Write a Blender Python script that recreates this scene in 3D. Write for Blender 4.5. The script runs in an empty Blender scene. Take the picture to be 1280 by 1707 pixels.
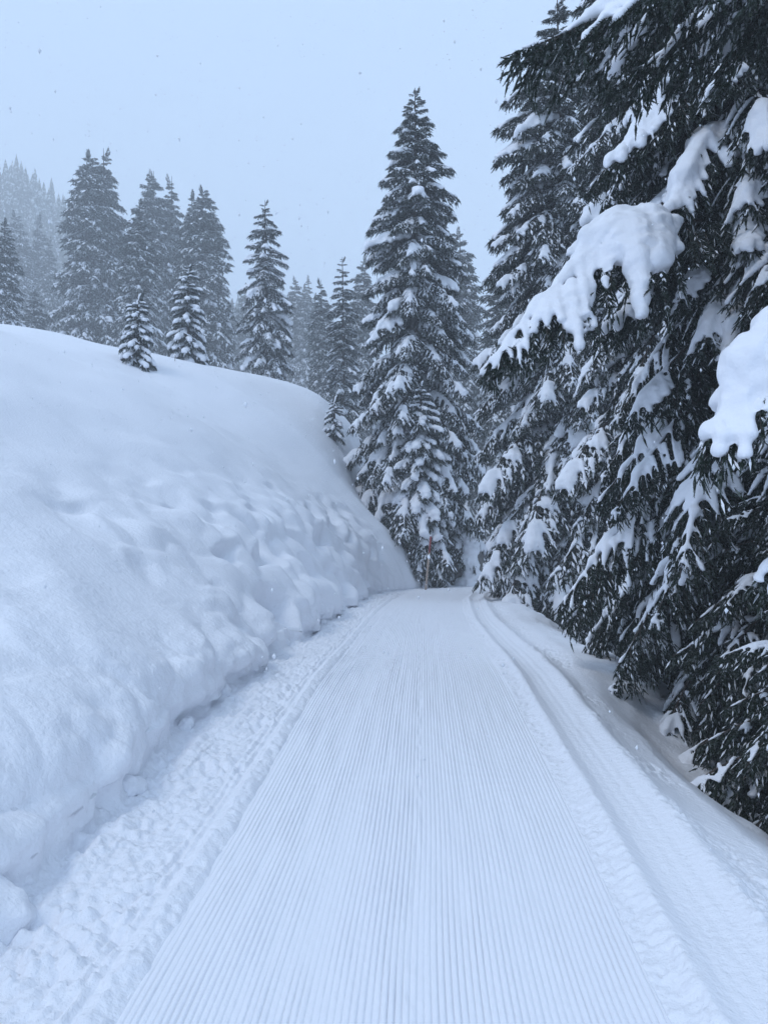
import bpy, math, random
import numpy as np
from mathutils import Matrix, Vector
R = math.radians
sc = bpy.context.scene
C = sc.collection

# ------------------------------------------------------------------ camera, sky, sun, exposure
CAM_Z = 1.82
cam_d = bpy.data.cameras.new("camera"); cam = bpy.data.objects.new("camera", cam_d); C.objects.link(cam)
cam.location = (0, 0, CAM_Z); cam.rotation_euler = (R(90 - 0.16), 0, 0)
cam_d.sensor_fit = 'VERTICAL'; cam_d.sensor_height = 36.0; cam_d.lens = 27.04
cam_d.clip_start = 0.05; cam_d.clip_end = 2000
sc.camera = cam

SUN_EL, SUN_AZ = 58.0, 238.0          # degrees; azimuth clockwise from +Y
w = bpy.data.worlds.new("World"); sc.world = w; w.use_nodes = True
nt = w.node_tree; nt.nodes.clear()
wo = nt.nodes.new('ShaderNodeOutputWorld'); bg = nt.nodes.new('ShaderNodeBackground')
sky = nt.nodes.new('ShaderNodeTexSky'); sky.sky_type = 'NISHITA'; sky.sun_disc = False
sky.sun_elevation = R(SUN_EL); sky.sun_rotation = R(SUN_AZ); sky.altitude = 1400
mx = nt.nodes.new('ShaderNodeMix'); mx.data_type = 'RGBA'; mx.inputs[0].default_value = 0.93   # a closed cloud deck over that sky
mx.inputs[7].default_value = (5.15, 6.95, 9.6, 1)
nt.links.new(sky.outputs[0], mx.inputs[6]); nt.links.new(mx.outputs[2], bg.inputs[0])
bg.inputs[1].default_value = 0.12
nt.links.new(bg.outputs[0], wo.inputs[0])
sl = bpy.data.lights.new("sun", 'SUN'); sl.energy = 0.85; sl.angle = R(18); sl.color = (1.0, 0.97, 0.93)
so = bpy.data.objects.new("sun", sl); C.objects.link(so)
sd = Vector((math.sin(R(SUN_AZ)) * math.cos(R(SUN_EL)), math.cos(R(SUN_AZ)) * math.cos(R(SUN_EL)), math.sin(R(SUN_EL))))
so.rotation_euler = sd.to_track_quat('Z', 'Y').to_euler(); so.location = (-10, -20, 40)

sc.view_settings.view_transform = 'Standard'; sc.view_settings.look = 'None'
sc.view_settings.exposure = 0.0; sc.view_settings.gamma = 1.0
try: sc.view_settings.use_curve_mapping = False
except Exception: pass
cy = sc.cycles
cy.use_denoising = True
try: cy.denoiser = 'OPENIMAGEDENOISE'
except Exception: pass
cy.max_bounces = 6; cy.diffuse_bounces = 4; cy.glossy_bounces = 2; cy.transmission_bounces = 2; cy.volume_bounces = 4
cy.use_adaptive_sampling = True; cy.adaptive_threshold = 0.015
cy.caustics_reflective = False; cy.caustics_refractive = False

# ------------------------------------------------------------------ helpers: noise, meshes, objects
def hsh(ix, iy, iz, seed):
    with np.errstate(over='ignore'):
        n = (ix.astype(np.int64) * 374761393 + iy.astype(np.int64) * 668265263 + iz.astype(np.int64) * 1274126177 + seed * 974711) & 0xffffffff
        n = ((n ^ (n >> 13)) * 1274126177) & 0xffffffff
        n = ((n ^ (n >> 16)) * 2246822519) & 0xffffffff
        n = n ^ (n >> 15)
    return (n & 0xffffff) / float(0xffffff)
def vnoise(p, seed=0):                       # smooth value noise, -1..1
    i = np.floor(p); f = p - i; i = i.astype(np.int64)
    u = f * f * f * (f * (f * 6 - 15) + 10)
    r = 0
    for dx in (0, 1):
        wx = u[..., 0] if dx else 1 - u[..., 0]
        for dy in (0, 1):
            wy = u[..., 1] if dy else 1 - u[..., 1]
            for dz in (0, 1):
                wz = u[..., 2] if dz else 1 - u[..., 2]
                r = r + wx * wy * wz * hsh(i[..., 0] + dx, i[..., 1] + dy, i[..., 2] + dz, seed)
    return r * 2 - 1
def fbm(p, oct=3, seed=0, gain=0.5):
    r = 0; a = 1
    for k in range(oct):
        r = r + a * vnoise(p * (2.03 ** k), seed + k * 17); a *= gain
    return r
def worley(p, seed=0):                       # distance to the nearest and second nearest feature point
    i = np.floor(p).astype(np.int64); f1 = np.full(p.shape[:-1], 9.0); f2 = f1.copy()
    for dx in (-1, 0, 1):
        for dy in (-1, 0, 1):
            for dz in (-1, 0, 1):
                c0 = i[..., 0] + dx; c1 = i[..., 1] + dy; c2 = i[..., 2] + dz
                d = np.sqrt((c0 + hsh(c0, c1, c2, seed) - p[..., 0]) ** 2 + (c1 + hsh(c0, c1, c2, seed + 1) - p[..., 1]) ** 2 + (c2 + hsh(c0, c1, c2, seed + 2) - p[..., 2]) ** 2)
                f2 = np.minimum(f2, np.maximum(f1, d)); f1 = np.minimum(f1, d)
    return f1, f2
def sstep(a, b, x):
    t = np.clip((x - a) / (b - a), 0, 1); return t * t * (3 - 2 * t)
def st3(x, y, z): return np.stack(np.broadcast_arrays(x, y, z), -1).astype(float)

def mesh_np(name, v, f, mats, smooth=True, midx=None):
    v = np.ascontiguousarray(v, dtype=np.float32); f = np.ascontiguousarray(f, dtype=np.int32)
    n = f.shape[1]; m = bpy.data.meshes.new(name)
    m.vertices.add(len(v)); m.vertices.foreach_set('co', v.ravel())
    m.loops.add(f.size); m.loops.foreach_set('vertex_index', f.ravel())
    m.polygons.add(len(f)); m.polygons.foreach_set('loop_start', np.arange(0, f.size, n, dtype=np.int32))
    m.polygons.foreach_set('loop_total', np.full(len(f), n, dtype=np.int32))
    for k in (mats if isinstance(mats, (list, tuple)) else [mats]): m.materials.append(k)
    if midx is not None: m.polygons.foreach_set('material_index', np.ascontiguousarray(midx, dtype=np.int32))
    m.polygons.foreach_set('use_smooth', np.full(len(f), smooth, dtype=bool))
    m.update(calc_edges=True)
    return m
def grid_faces(nr, nc):
    a = np.arange(nr * nc).reshape(nr, nc)
    return np.stack([a[:-1, :-1], a[:-1, 1:], a[1:, 1:], a[1:, :-1]], -1).reshape(-1, 4)
def link(name, mesh, parent=None):
    o = bpy.data.objects.new(name, mesh); C.objects.link(o)
    if parent is not None: o.parent = parent
    return o
def tag(o, label=None, cat=None, group=None, kind=None):
    for k, v in (('label', label), ('category', cat), ('group', group), ('kind', kind)):
        if v: o[k] = v
    return o
def empty(name, loc, rz=0.0):
    o = bpy.data.objects.new(name, None); C.objects.link(o); o.location = loc; o.rotation_euler = (0, 0, rz); o.empty_display_size = 0.2
    return o
def tube(pts, rad, n=8, cap=True):
    pts = np.asarray(pts, float); rad = np.asarray(rad, float); k = len(pts)
    t = np.gradient(pts, axis=0); t /= np.linalg.norm(t, axis=1)[:, None] + 1e-9
    up = np.where(np.abs(t[:, 2:3]) > 0.9, np.array([[1.0, 0, 0]]), np.array([[0, 0, 1.0]]))
    a = np.cross(t, up); a /= np.linalg.norm(a, axis=1)[:, None] + 1e-9; b = np.cross(t, a)
    th = np.arange(n) * 2 * math.pi / n
    v = pts[:, None] + rad[:, None, None] * (np.cos(th)[None, :, None] * a[:, None] + np.sin(th)[None, :, None] * b[:, None])
    v = v.reshape(-1, 3); f = []
    for i in range(k - 1):
        for j in range(n):
            j2 = (j + 1) % n
            f += [(i * n + j, i * n + j2, (i + 1) * n + j2), (i * n + j, (i + 1) * n + j2, (i + 1) * n + j)]
    if cap:
        c0 = len(v); v = np.vstack([v, pts[0], pts[-1]])
        for j in range(n):
            j2 = (j + 1) % n
            f += [(c0, j2, j), (c0 + 1, (k - 1) * n + j, (k - 1) * n + j2)]
    return v, np.array(f, dtype=np.int32)
class Acc:
    def __init__(s): s.v = []; s.f = []; s.m = []; s.n = 0
    def add(s, v, f, mi=0):
        s.v.append(v); s.f.append(np.asarray(f) + s.n); s.m.append(np.full(len(f), mi)); s.n += len(v)
    def arr(s): return np.vstack(s.v), np.vstack(s.f), np.concatenate(s.m)

# ------------------------------------------------------------------ materials
def mat(name, col, rough=0.8, build=None, spec=0.3):
    m = bpy.data.materials.new(name); m.use_nodes = True
    b = m.node_tree.nodes['Principled BSDF']
    b.inputs['Base Color'].default_value = (*col, 1); b.inputs['Roughness'].default_value = rough
    b.inputs['Specular IOR Level'].default_value = spec
    if build: build(m.node_tree, b)
    return m
def N(t, kind, **kw):
    n = t.nodes.new(kind)
    for k, v in kw.items():
        if k in n.inputs.keys(): n.inputs[k].default_value = v
        else: setattr(n, k, v)
    return n
def snow_nodes(scales):
    def f(t, b):
        tc = N(t, 'ShaderNodeTexCoord'); prev = None
        for sc_, dist, st in scales:
            n = N(t, 'ShaderNodeTexNoise', Scale=sc_, Detail=3.0, Roughness=0.6)
            t.links.new(tc.outputs['Object'], n.inputs['Vector'])
            bp = N(t, 'ShaderNodeBump', Strength=st, Distance=dist)
            t.links.new(n.outputs[0], bp.inputs['Height'])
            if prev: t.links.new(prev.outputs[0], bp.inputs['Normal'])
            prev = bp
        t.links.new(prev.outputs[0], b.inputs['Normal'])
        n = N(t, 'ShaderNodeTexNoise', Scale=0.9, Detail=4.0)
        t.links.new(tc.outputs['Object'], n.inputs['Vector'])
        r = N(t, 'ShaderNodeMix', data_type='RGBA'); t.links.new(n.outputs[0], r.inputs[0])
        r.inputs[6].default_value = (0.835, 0.845, 0.89, 1); r.inputs[7].default_value = (0.88, 0.885, 0.925, 1)
        t.links.new(r.outputs[2], b.inputs['Base Color'])
    return f
M_snow = mat('fresh_snow', (0.86, 0.88, 0.9), 0.75, snow_nodes([(24, 0.03, 0.5), (80, 0.008, 0.45)]))
M_path = mat('groomed_snow', (0.84, 0.87, 0.9), 0.7, snow_nodes([(70, 0.008, 0.3), (220, 0.003, 0.4)]))
M_cap = mat('bough_snow', (0.87, 0.89, 0.91), 0.8, snow_nodes([(14, 0.03, 0.35), (60, 0.008, 0.3)]))
def needle_nodes(c1, c2, frost, fscale):
    def f(t, b):
        tc = N(t, 'ShaderNodeTexCoord')
        oi = N(t, 'ShaderNodeObjectInfo')
        n = N(t, 'ShaderNodeTexNoise', Scale=3.0, Detail=3.0); t.links.new(tc.outputs['Object'], n.inputs['Vector'])
        r = N(t, 'ShaderNodeMix', data_type='RGBA'); r.inputs[6].default_value = (*c1, 1); r.inputs[7].default_value = (*c2, 1)
        t.links.new(n.outputs[0], r.inputs[0])
        g = N(t, 'ShaderNodeTexNoise', Scale=fscale, Detail=2.0); t.links.new(tc.outputs['Object'], g.inputs['Vector'])
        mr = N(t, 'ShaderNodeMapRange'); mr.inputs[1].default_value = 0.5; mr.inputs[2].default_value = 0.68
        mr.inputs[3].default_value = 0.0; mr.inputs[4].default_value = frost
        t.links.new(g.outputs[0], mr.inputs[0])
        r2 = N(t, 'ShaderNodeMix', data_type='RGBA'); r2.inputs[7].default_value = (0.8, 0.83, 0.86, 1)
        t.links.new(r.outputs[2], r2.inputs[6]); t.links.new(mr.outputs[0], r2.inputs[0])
        t.links.new(r2.outputs[2], b.inputs['Base Color'])
    return f
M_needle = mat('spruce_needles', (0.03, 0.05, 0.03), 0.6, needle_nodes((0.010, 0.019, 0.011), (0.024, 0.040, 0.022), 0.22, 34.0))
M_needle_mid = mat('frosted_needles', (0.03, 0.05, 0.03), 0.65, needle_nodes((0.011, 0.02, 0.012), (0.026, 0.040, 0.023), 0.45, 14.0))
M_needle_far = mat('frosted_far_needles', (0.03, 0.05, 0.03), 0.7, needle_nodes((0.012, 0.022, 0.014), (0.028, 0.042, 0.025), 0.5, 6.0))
def bark_nodes(t, b):
    tc = N(t, 'ShaderNodeTexCoord'); n = N(t, 'ShaderNodeTexNoise', Scale=22.0, Detail=5.0)
    t.links.new(tc.outputs['Object'], n.inputs['Vector'])
    cr = N(t, 'ShaderNodeMix', data_type='RGBA'); cr.inputs[6].default_value = (0.035, 0.028, 0.024, 1); cr.inputs[7].default_value = (0.12, 0.095, 0.08, 1)
    t.links.new(n.outputs[0], cr.inputs[0]); t.links.new(cr.outputs[2], b.inputs['Base Color'])
    bp = N(t, 'ShaderNodeBump', Strength=0.7, Distance=0.02); t.links.new(n.outputs[0], bp.inputs['Height']); t.links.new(bp.outputs[0], b.inputs['Normal'])
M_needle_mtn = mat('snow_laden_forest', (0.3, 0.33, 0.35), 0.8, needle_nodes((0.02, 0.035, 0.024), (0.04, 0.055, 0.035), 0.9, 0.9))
M_bark = mat('spruce_bark', (0.08, 0.06, 0.05), 0.9, bark_nodes)
def rock_nodes(t, b):
    tc = N(t, 'ShaderNodeTexCoord'); n = N(t, 'ShaderNodeTexNoise', Scale=4.0, Detail=6.0)
    t.links.new(tc.outputs['Object'], n.inputs['Vector'])
    cr = N(t, 'ShaderNodeMix', data_type='RGBA'); cr.inputs[6].default_value = (0.06, 0.058, 0.055, 1); cr.inputs[7].default_value = (0.25, 0.24, 0.23, 1)
    t.links.new(n.outputs[0], cr.inputs[0]); t.links.new(cr.outputs[2], b.inputs['Base Color'])
    bp = N(t, 'ShaderNodeBump', Strength=0.8, Distance=0.06); t.links.new(n.outputs[0], bp.inputs['Height']); t.links.new(bp.outputs[0], b.inputs['Normal'])
M_rock = mat('grey_rock', (0.2, 0.2, 0.19), 0.9, rock_nodes)
M_pole = mat('pole_wood', (0.42, 0.33, 0.27), 0.7, None)
M_red = mat('faded_red_paint', (0.28, 0.07, 0.07), 0.6, None)
M_stalk = mat('dry_stem', (0.16, 0.12, 0.08), 0.8, None)
M_flake = mat('snow_flake', (0.8, 0.82, 0.86), 0.8, None)

# ------------------------------------------------------------------ the path's centre line and height
cl = np.array([(-.05, -8), (-.04, -3), (-.03, 0), (.02, 2.7), (.12, 4.3), (.25, 7), (.34, 8.6), (.48, 11.4), (.68, 15.3), (.87, 17.9), (1.22, 21.5), (1.62, 23.9),
               (2.2, 25.6), (3.1, 26.9), (4.6, 27.8), (7, 28.3), (10, 28.4), (14, 28.0)], float)
def catmull(p, m=40):
    q = np.vstack([2 * p[0] - p[1], p, 2 * p[-1] - p[-2]]); out = []
    for i in range(1, len(q) - 2):
        t = np.linspace(0, 1, m, endpoint=False)[:, None]
        a, b, c, d = q[i - 1], q[i], q[i + 1], q[i + 2]
        out.append(0.5 * (2 * b + (c - a) * t + (2 * a - 5 * b + 4 * c - d) * t * t + (3 * b - a - 3 * c + d) * t ** 3))
    return np.vstack(out + [p[-1:]])
cc = catmull(cl)
arc = np.concatenate([[0], np.cumsum(np.linalg.norm(np.diff(cc, axis=0), axis=1))])
AS = np.arange(0, arc[-1], 0.05)
ker = np.hanning(41); ker /= ker.sum()
def smooth1(a): return np.convolve(np.pad(a, 20, mode='reflect', reflect_type='odd'), ker, 'valid')
CX = smooth1(np.interp(AS, arc, cc[:, 0])); CYv = smooth1(np.interp(AS, arc, cc[:, 1]))
def arc_at_y(y): return np.interp(y, CYv[:np.argmax(CYv)], AS[:np.argmax(CYv)])
zk_a = [0, arc_at_y(8.2), arc_at_y(11.4), arc_at_y(15.3), arc_at_y(17.9), arc_at_y(21.9), arc_at_y(25), arc_at_y(27.5), AS[-1]]
CZ = smooth1(smooth1(np.interp(AS, zk_a, [0, 0.0, -.2, -.42, -.52, -.71, -.87, -1.0, -1.7])))
TX = np.gradient(CX, AS); TY = np.gradient(CYv, AS)
def c_of_y(y):                                # corridor centre for the ground grids; stops following the bend
    ys = [-12, -3, 0, 2.7, 4.3, 7, 8.6, 11.4, 15.3, 17.9, 21.5, 24, 26, 28, 31, 60]
    return np.interp(y, ys, [-.06, -.04, -.03, .02, .12, .25, .34, .48, .68, .87, 1.22, 1.66, 2.3, 3.1, 3.3, 3.3])
def zp_of_y(y): return np.interp(y, [-12, 8.2, 9.6, 11.4, 15.3, 17.9, 21.9, 25, 27.5, 32, 46, 60], [0, 0, -.07, -.2, -.42, -.52, -.71, -.87, -1.0, -1.1, -1.2, -1.3])
def path_uv(x, y):                            # signed lateral distance to the centre line and the path's height there
    sh = x.shape; p = np.stack([x.ravel(), y.ravel()], -1); u = np.empty(len(p)); z = np.empty(len(p))
    q = np.stack([CX, CYv], -1)[::3]; tz = CZ[::3]; tx = TX[::3]; ty = TY[::3]
    for i in range(0, len(p), 20000):
        d = p[i:i + 20000, None] - q[None]; k = (d ** 2).sum(-1).argmin(1)
        dv = p[i:i + 20000] - q[k]; u[i:i + 20000] = dv[:, 0] * ty[k] - dv[:, 1] * tx[k]; z[i:i + 20000] = tz[k]
    return u.reshape(sh), z.reshape(sh)

# rows (distance along y), finer near the camera
def rows(y0, y1, step):
    r = [y0]
    while r[-1] < y1: r.append(r[-1] + max(0.014, step * max(abs(r[-1]), 2.4)))
    return np.array(r)
YR = np.concatenate([np.arange(-9, 1.7, 0.12), rows(1.7, 30, 0.0042), np.arange(30.4, 47, 0.4)])

# ------------------------------------------------------------------ hillside with the cut bank on the left
S = np.array([0, .08, .25, .6, 1.2, 2.5, 3.3, 4.5, 7, 10, 15, 22, 40])
TD = [-9, 6, 10, 15, 20, 25, 28, 31, 36, 41, 47]
TZ = np.array([
    [.30, .45, .60, .86, 1.24, 2.0, 2.45, 3.15, 4.5, 5.9, 7.8, 9.2, 10.5],
    [.30, .45, .60, .86, 1.24, 2.0, 2.45, 3.15, 4.5, 5.9, 7.8, 9.2, 10.5],
    [.30, .48, .72, 1.06, 1.54, 2.4, 2.9, 3.6, 4.9, 6.1, 7.8, 9.2, 10.5],
    [.30, .52, .86, 1.36, 1.96, 3.0, 3.6, 4.3, 5.5, 6.6, 8.1, 9.3, 10.5],
    [.30, .56, .98, 1.62, 2.36, 3.6, 4.2, 5.0, 6.1, 7.15, 8.4, 9.5, 10.5],
    [.30, .58, 1.1, 1.8, 2.35, 3.5, 4.15, 5.0, 6.5, 7.8, 9.0, 9.8, 10.5],
    [.20, .32, .6, 1.35, 2.1, 3.3, 4.3, 5.6, 7.3, 8.5, 9.5, 10.1, 10.6],
    [.04, .08, .16, .45, .9, 3.5, 5.0, 6.5, 8.0, 8.9, 9.8, 10.4, 10.9],
    [0, 0, .03, .08, .8, 4.8, 7.0, 8.3, 9.3, 9.9, 10.6, 11.0, 11.3],
    [0, 0, .03, .08, .6, 5.0, 7.2, 8.6, 9.6, 10.2, 10.8, 11.2, 11.4],
    [0, 0, .02, .05, .1, .8, 2.4, 4.6, 7.2, 8.8, 9.8, 10.6, 11.2]])
nd = len(YR)
Tz = np.stack([np.interp(YR, TD, TZ[:, k]) for k in range(len(S))], 1)
fade = 1 - sstep(23, 27, YR)                        # lip and undercut fade where the path bends away
wob = 0.07 * vnoise(st3(YR * 1.3, 0, 3.1)) + 0.05 * vnoise(st3(YR * 4.1, 0, 7.7))   # the base line wanders
und = np.clip(0.015 + 0.07 * vnoise(st3(YR * 1.7, 5, 0)), 0, 1) * fade
o1 = np.ones(nd)
ragged = .016 * vnoise(st3(YR * 7, 1, 1)) + .008 * vnoise(st3(YR * 23, 1, 1))
cu = [-.80 * o1, -.935 * o1, -1.0 * o1 + ragged, -1.06 * o1, -1.12 * o1, -1.40 * o1, -1.60 + wob * .6, -1.74 + wob, -1.80 + wob - und, -1.775 + wob - und * .6]
cz = [-.07 * o1, -.03 * o1, .022 * fade, .042 * fade, .012 * o1, .03 * fade, .05 * fade, .02 * o1, .07 * fade + .02, .17 * fade + .03]
for k in range(len(S)):
    cu.append(-1.745 - S[k] + wob * math.exp(-S[k] * 1.2)); cz.append(Tz[:, k])
cu = np.stack(cu, 1); cz = np.stack(cz, 1)
sub = [3, 6, 7, 8, 26, 20, 12, 7, 6, 7, 6, 10, 18, 30, 44, 24, 22, 20, 16, 14, 10, 9]
U = []; Z = []
for k in range(cu.shape[1] - 1):
    for j in range(sub[k]):
        t = j / sub[k]; U.append(cu[:, k] * (1 - t) + cu[:, k + 1] * t); Z.append(cz[:, k] * (1 - t) + cz[:, k + 1] * t)
U.append(cu[:, -1]); Z.append(cz[:, -1]); U = np.stack(U, 1); Z = np.stack(Z, 1)
kc = sum(sub[:7])
def box(a, n, c0):
    b = a.copy()
    for _ in range(n): b[:, c0:-1] = (b[:, c0 - 1:-2] + 2 * b[:, c0:-1] + b[:, c0 + 1:]) / 4
    return b
U = box(U, 6, kc - 8); Z = box(Z, 6, kc - 8)
far = sum(sub[:14]); U = box(U, 24, far); Z = box(Z, 24, far)
c = c_of_y(YR); zp = zp_of_y(YR)
X = U + c[:, None]; Y = np.repeat(YR[:, None], U.shape[1], 1); Zw = Z + zp[:, None]
tu = np.gradient(U, axis=1); tz = np.gradient(Z, axis=1); ln = np.hypot(tu, tz) + 1e-9
nx, nz = tz / ln, -tu / ln                          # outward normal of the profile
P = st3(X, Y, Zw); h = Z
# crumbly strip between bank and path
strip = sstep(-1.10, -1.16, U) * sstep(-1.86, -1.72, U) * (h < .2) * fade[:, None]
f1, f2 = worley(P * [13, 13, 13], 3); g1, g2 = worley(P * [27, 27, 27], 9)
crumb = (.5 - np.clip(f1, 0, 1)) * .10 * (0.45 + .55 * vnoise(P * 3.0, 21)) + (.45 - g1) * .026 + .014 * fbm(P * 20, 2, 4) + .02 * vnoise(P * 4, 77)
# tracks left beside the lip
crumb = crumb + 0.01 * np.sin(U * 120) * sstep(-1.24, -1.16, U)
Zw = Zw + strip * (crumb + .012)
lip = sstep(-1.13, -1.09, U) * sstep(-.965, -.995, U) * fade[:, None]
Zw = Zw + lip * (.012 * vnoise(P * [16, 16, 1], 5) + .007 * vnoise(P * [45, 45, 1], 6))
# the bank: pockets, drips and soft lumps
bank = sstep(.02, .12, h) * (1 - sstep(1.0, 2.6, h - .055 * np.clip(Y, 0, 26))) * fade[:, None] * (U < -1.5)
warp = np.stack([vnoise(P * 1.6, 31), vnoise(P * 1.6, 32), vnoise(P * 1.6, 33)], -1) * .45
q = (P + warp * .5) * [1.75, 1.15, 1.6]
f1, f2 = worley(q, 41)
q2 = (P + warp * .25) * [5.2, 3.6, 5.2]
e1, e2 = worley(q2, 47)
roughm = np.clip(.12 + .4 * (1 - sstep(.45, 1.0, h)) + .75 * sstep(5, 14, Y) + .45 * vnoise(P * .8, 55), .04, 1.2) * (1 - .45 * sstep(.9, 2.0, h - .055 * np.clip(Y, 0, 26)))
lump = (.5 - f1 ** 1.4) * .36 * roughm + (.45 - e1) * .10 * (1 - .7 * sstep(9, 16, Y)) * roughm * sstep(-.3, .4, vnoise(P * 1.1, 61))
pocket = -(.3 + .7 * sstep(7, 12, Y)) * np.clip(vnoise((P + warp * .3) * [2.1, 1.5, 1.8], 71) - .28, 0, 1) * .75 * (.15 + roughm)
fr1, _ = worley((P + warp * .2) * [7, 4.5, 7], 63)
fringe = (.45 - fr1) * .085 * (1 - sstep(.35, .8, h)) * np.clip(.5 + vnoise(P * 1.3, 64), 0, 1)
soft = .085 * fbm(P * [.9, .7, .9], 2, 81)
D = bank * (lump + pocket + soft + fringe)
# softly rolling slope above
hill = sstep(.9, 2.4, h)
D = D + hill * (.10 * fbm(P * [.5, .35, .5], 2, 91) + .02 * fbm(P * [1.8, 1.2, 1.8], 2, 95) * (1 - sstep(3.5, 6, h)) + .22 * vnoise(P * [.16, .22, .2], 97) * sstep(3, 6, h))
D = D + sstep(.2, .4, h) * .005 * fbm(P * 16, 2, 99) * (1 - sstep(12, 18, Y))
ms = sstep(7, 12, Y[1:-1, 1:-1])
for _ in range(4):                                  # snow settles: soften the lumps where they are built coarser
    A_ = (D[:-2, 1:-1] + D[2:, 1:-1] + D[1:-1, :-2] + D[1:-1, 2:] + 2 * D[1:-1, 1:-1]) / 6
    D[1:-1, 1:-1] += (A_ - D[1:-1, 1:-1]) * ms
X = X + nx * D; Zw = Zw + nz * D
hv = st3(X, Y, Zw)
tag(link('hillside', mesh_np('hillside', hv.reshape(-1, 3), grid_faces(*X.shape)[:, ::-1], M_snow)), kind='structure')
HX = hv.reshape(-1, 3)

# ------------------------------------------------------------------ shoulder and falling slope on the right
ucols = np.concatenate([[-1.5, -1.2, -.95], np.arange(-.8, .9, .17), np.arange(.9, 1.95, .015), np.arange(1.95, 3.2, .045), np.arange(3.2, 6, .12), np.arange(6, 30, .8)])
Ug = np.repeat(ucols[None], nd, 0); Yg = np.repeat(YR[:, None], len(ucols), 1); Xg = Ug + c[:, None]
ut, zpt = path_uv(Xg, Yg)
k = sstep(21, 25, Yg); uu = Ug * (1 - k) + ut * k; zz = zp[:, None] * (1 - k) + zpt * k
ub = np.interp(YR, [-9, 5, 6.2, 9, 13, 18, 22, 26], [1.98, 1.98, 1.98, 2.45, 2.72, 2.75, 2.3, 2.2])[:, None] + .08 * vnoise(st3(YR * .7, 2, 2))[:, None]
gx = [-30, -.99, -.96, .94, .966, 1.04, 1.10, 1.14, 1.19, 1.26, 1.36, 1.46, 1.53, 1.57, 1.64, 1.75, 1.9, 40]
gz = [-.05, -.04, -.07, -.07, .008, .018, .045, .085, .055, .022, .026, .06, .105, .10, .055, .025, .012, .01]
g = np.interp(uu, gx, gz)
g = box(g, 2, 1)
v = np.clip(uu - ub, -.6, 40)
drop = np.interp(v, [-.6, -.35, 0, .5, 1.2, 2.4, 4, 8, 20, 40], [0, -.03, -.12, -.46, -1.05, -1.95, -2.5, -3.0, -4.5, -6])
kd = 1 - sstep(20.5, 25.5, Yg)
drop = drop * kd + (1 - kd) * np.interp(v, [0, 4, 12, 30], [0, -.05, -1.0, -5.0])
Pg = st3(Xg, Yg, 0)
band = sstep(1.0, 1.05, uu) * (1 - sstep(1.86, 1.95, uu))
cr1 = sstep(.97, 1.0, uu) * (1 - sstep(1.13, 1.17, uu)); cr2 = sstep(1.5, 1.56, uu) * (1 - sstep(1.76, 2.0, uu))
wf1, wf2 = worley(Pg * [20, 20, 1], 13)
patch = np.clip(.5 + 1.4 * vnoise(Pg * 2.0, 19), 0, 1)
rough = cr1 * ((.5 - wf1) * .028 + .008 * vnoise(Pg * 40, 15)) + cr2 * patch * ((.55 - wf1) * .045 + .008 * vnoise(Pg * 36, 16))
rough = rough + .0022 * np.sin(uu * 95) * sstep(1.2, 1.24, uu) * (1 - sstep(1.44, 1.5, uu)) + band * .008 * vnoise(Pg * [6, 2, 1], 18)
sh = sstep(1.75, 2.4, uu); rough = rough + .07 * sstep(1.7, 2.0, uu) * (1 - sstep(2.3, 3.0, uu)) * sstep(6, 9, Yg)
rough = rough + sh * (.05 * fbm(Pg * [.9, .8, 1], 3, 25) + .012 * fbm(Pg * 5, 3, 27))
bumps = np.clip(vnoise(Pg * [2.6, 2.2, 1], 29) - .35, 0, 1) * sstep(2.1, 2.6, uu) * (1 - sstep(6, 8, uu))
rough = rough + .16 * bumps - .3 * np.exp(-((Xg - 2.75) ** 2 / .25 + (Yg - 7.6) ** 2 / 2.0))
rough = rough + .22 * np.exp(-((Xg - 3.7) ** 2 / .5 + (Yg - 9.8) ** 2 / 2.5))
Zg = zz + g + drop + rough * (.4 + .6 * kd)
Zg = np.where(Ug < -.85, zp[:, None] - .14, Zg)
gv = st3(Xg, Yg, Zg)
tag(link('path_shoulder', mesh_np('path_shoulder', gv.reshape(-1, 3), grid_faces(*Xg.shape), M_snow)), kind='structure')
GX = gv.reshape(-1, 3)

# ------------------------------------------------------------------ groomed path with its comb ridges
NP_, RPP = 75, 8; HW = 1.0
pc = np.linspace(-HW, HW, NP_ * RPP + 1)
pr = [0.0]
while pr[-1] < AS[-1]:
    y = np.interp(pr[-1], AS, CYv); pr.append(pr[-1] + (0.12 if y < 1.6 else max(.014, .0062 * max(y, 2.4))))
pr = np.array(pr[:-1])
px_, py_, pz_ = (np.interp(pr, AS, a)[:, None] for a in (CX, CYv, CZ)); tx, ty = (np.interp(pr, AS, a)[:, None] for a in (TX, TY))
uu = np.repeat(pc[None], len(pr), 0); aa = np.repeat(pr[:, None], len(pc), 1)
ph = (uu + HW) / (2 * HW) * NP_ + .10 * vnoise(st3(uu * 1.5, aa * .35, 0), 3) + .05 * vnoise(st3(uu * 9, aa * .8, 0), 4)
fr = ph - np.floor(ph)
fr = np.where(fr < .62, fr / .62 * .5, .5 + (fr - .62) / .38 * .5); ridge = 1 - np.abs(2 * fr - 1) ** 3.2                     # rounded ridges, narrow grooves
amp = .0095 * (1 + .35 * vnoise(st3(uu * 2.2, aa * .25, 5), 8) + .35 * vnoise(st3(np.floor(ph) * 3.3, aa * .12, 1), 9) + .5 * vnoise(st3(uu * 14, aa * 2.5, 5), 10))
edge = 1 - sstep(.975, 1.0, np.abs(uu))
jag = np.exp(-((uu - .06 - .02 * vnoise(st3(aa * .6, 0, 0), 2)) / .02) ** 2) * vnoise(st3(uu * 30, aa * 9, 0), 14)
amp = amp * (1 - .75 * sstep(13, 21, py_))
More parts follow.
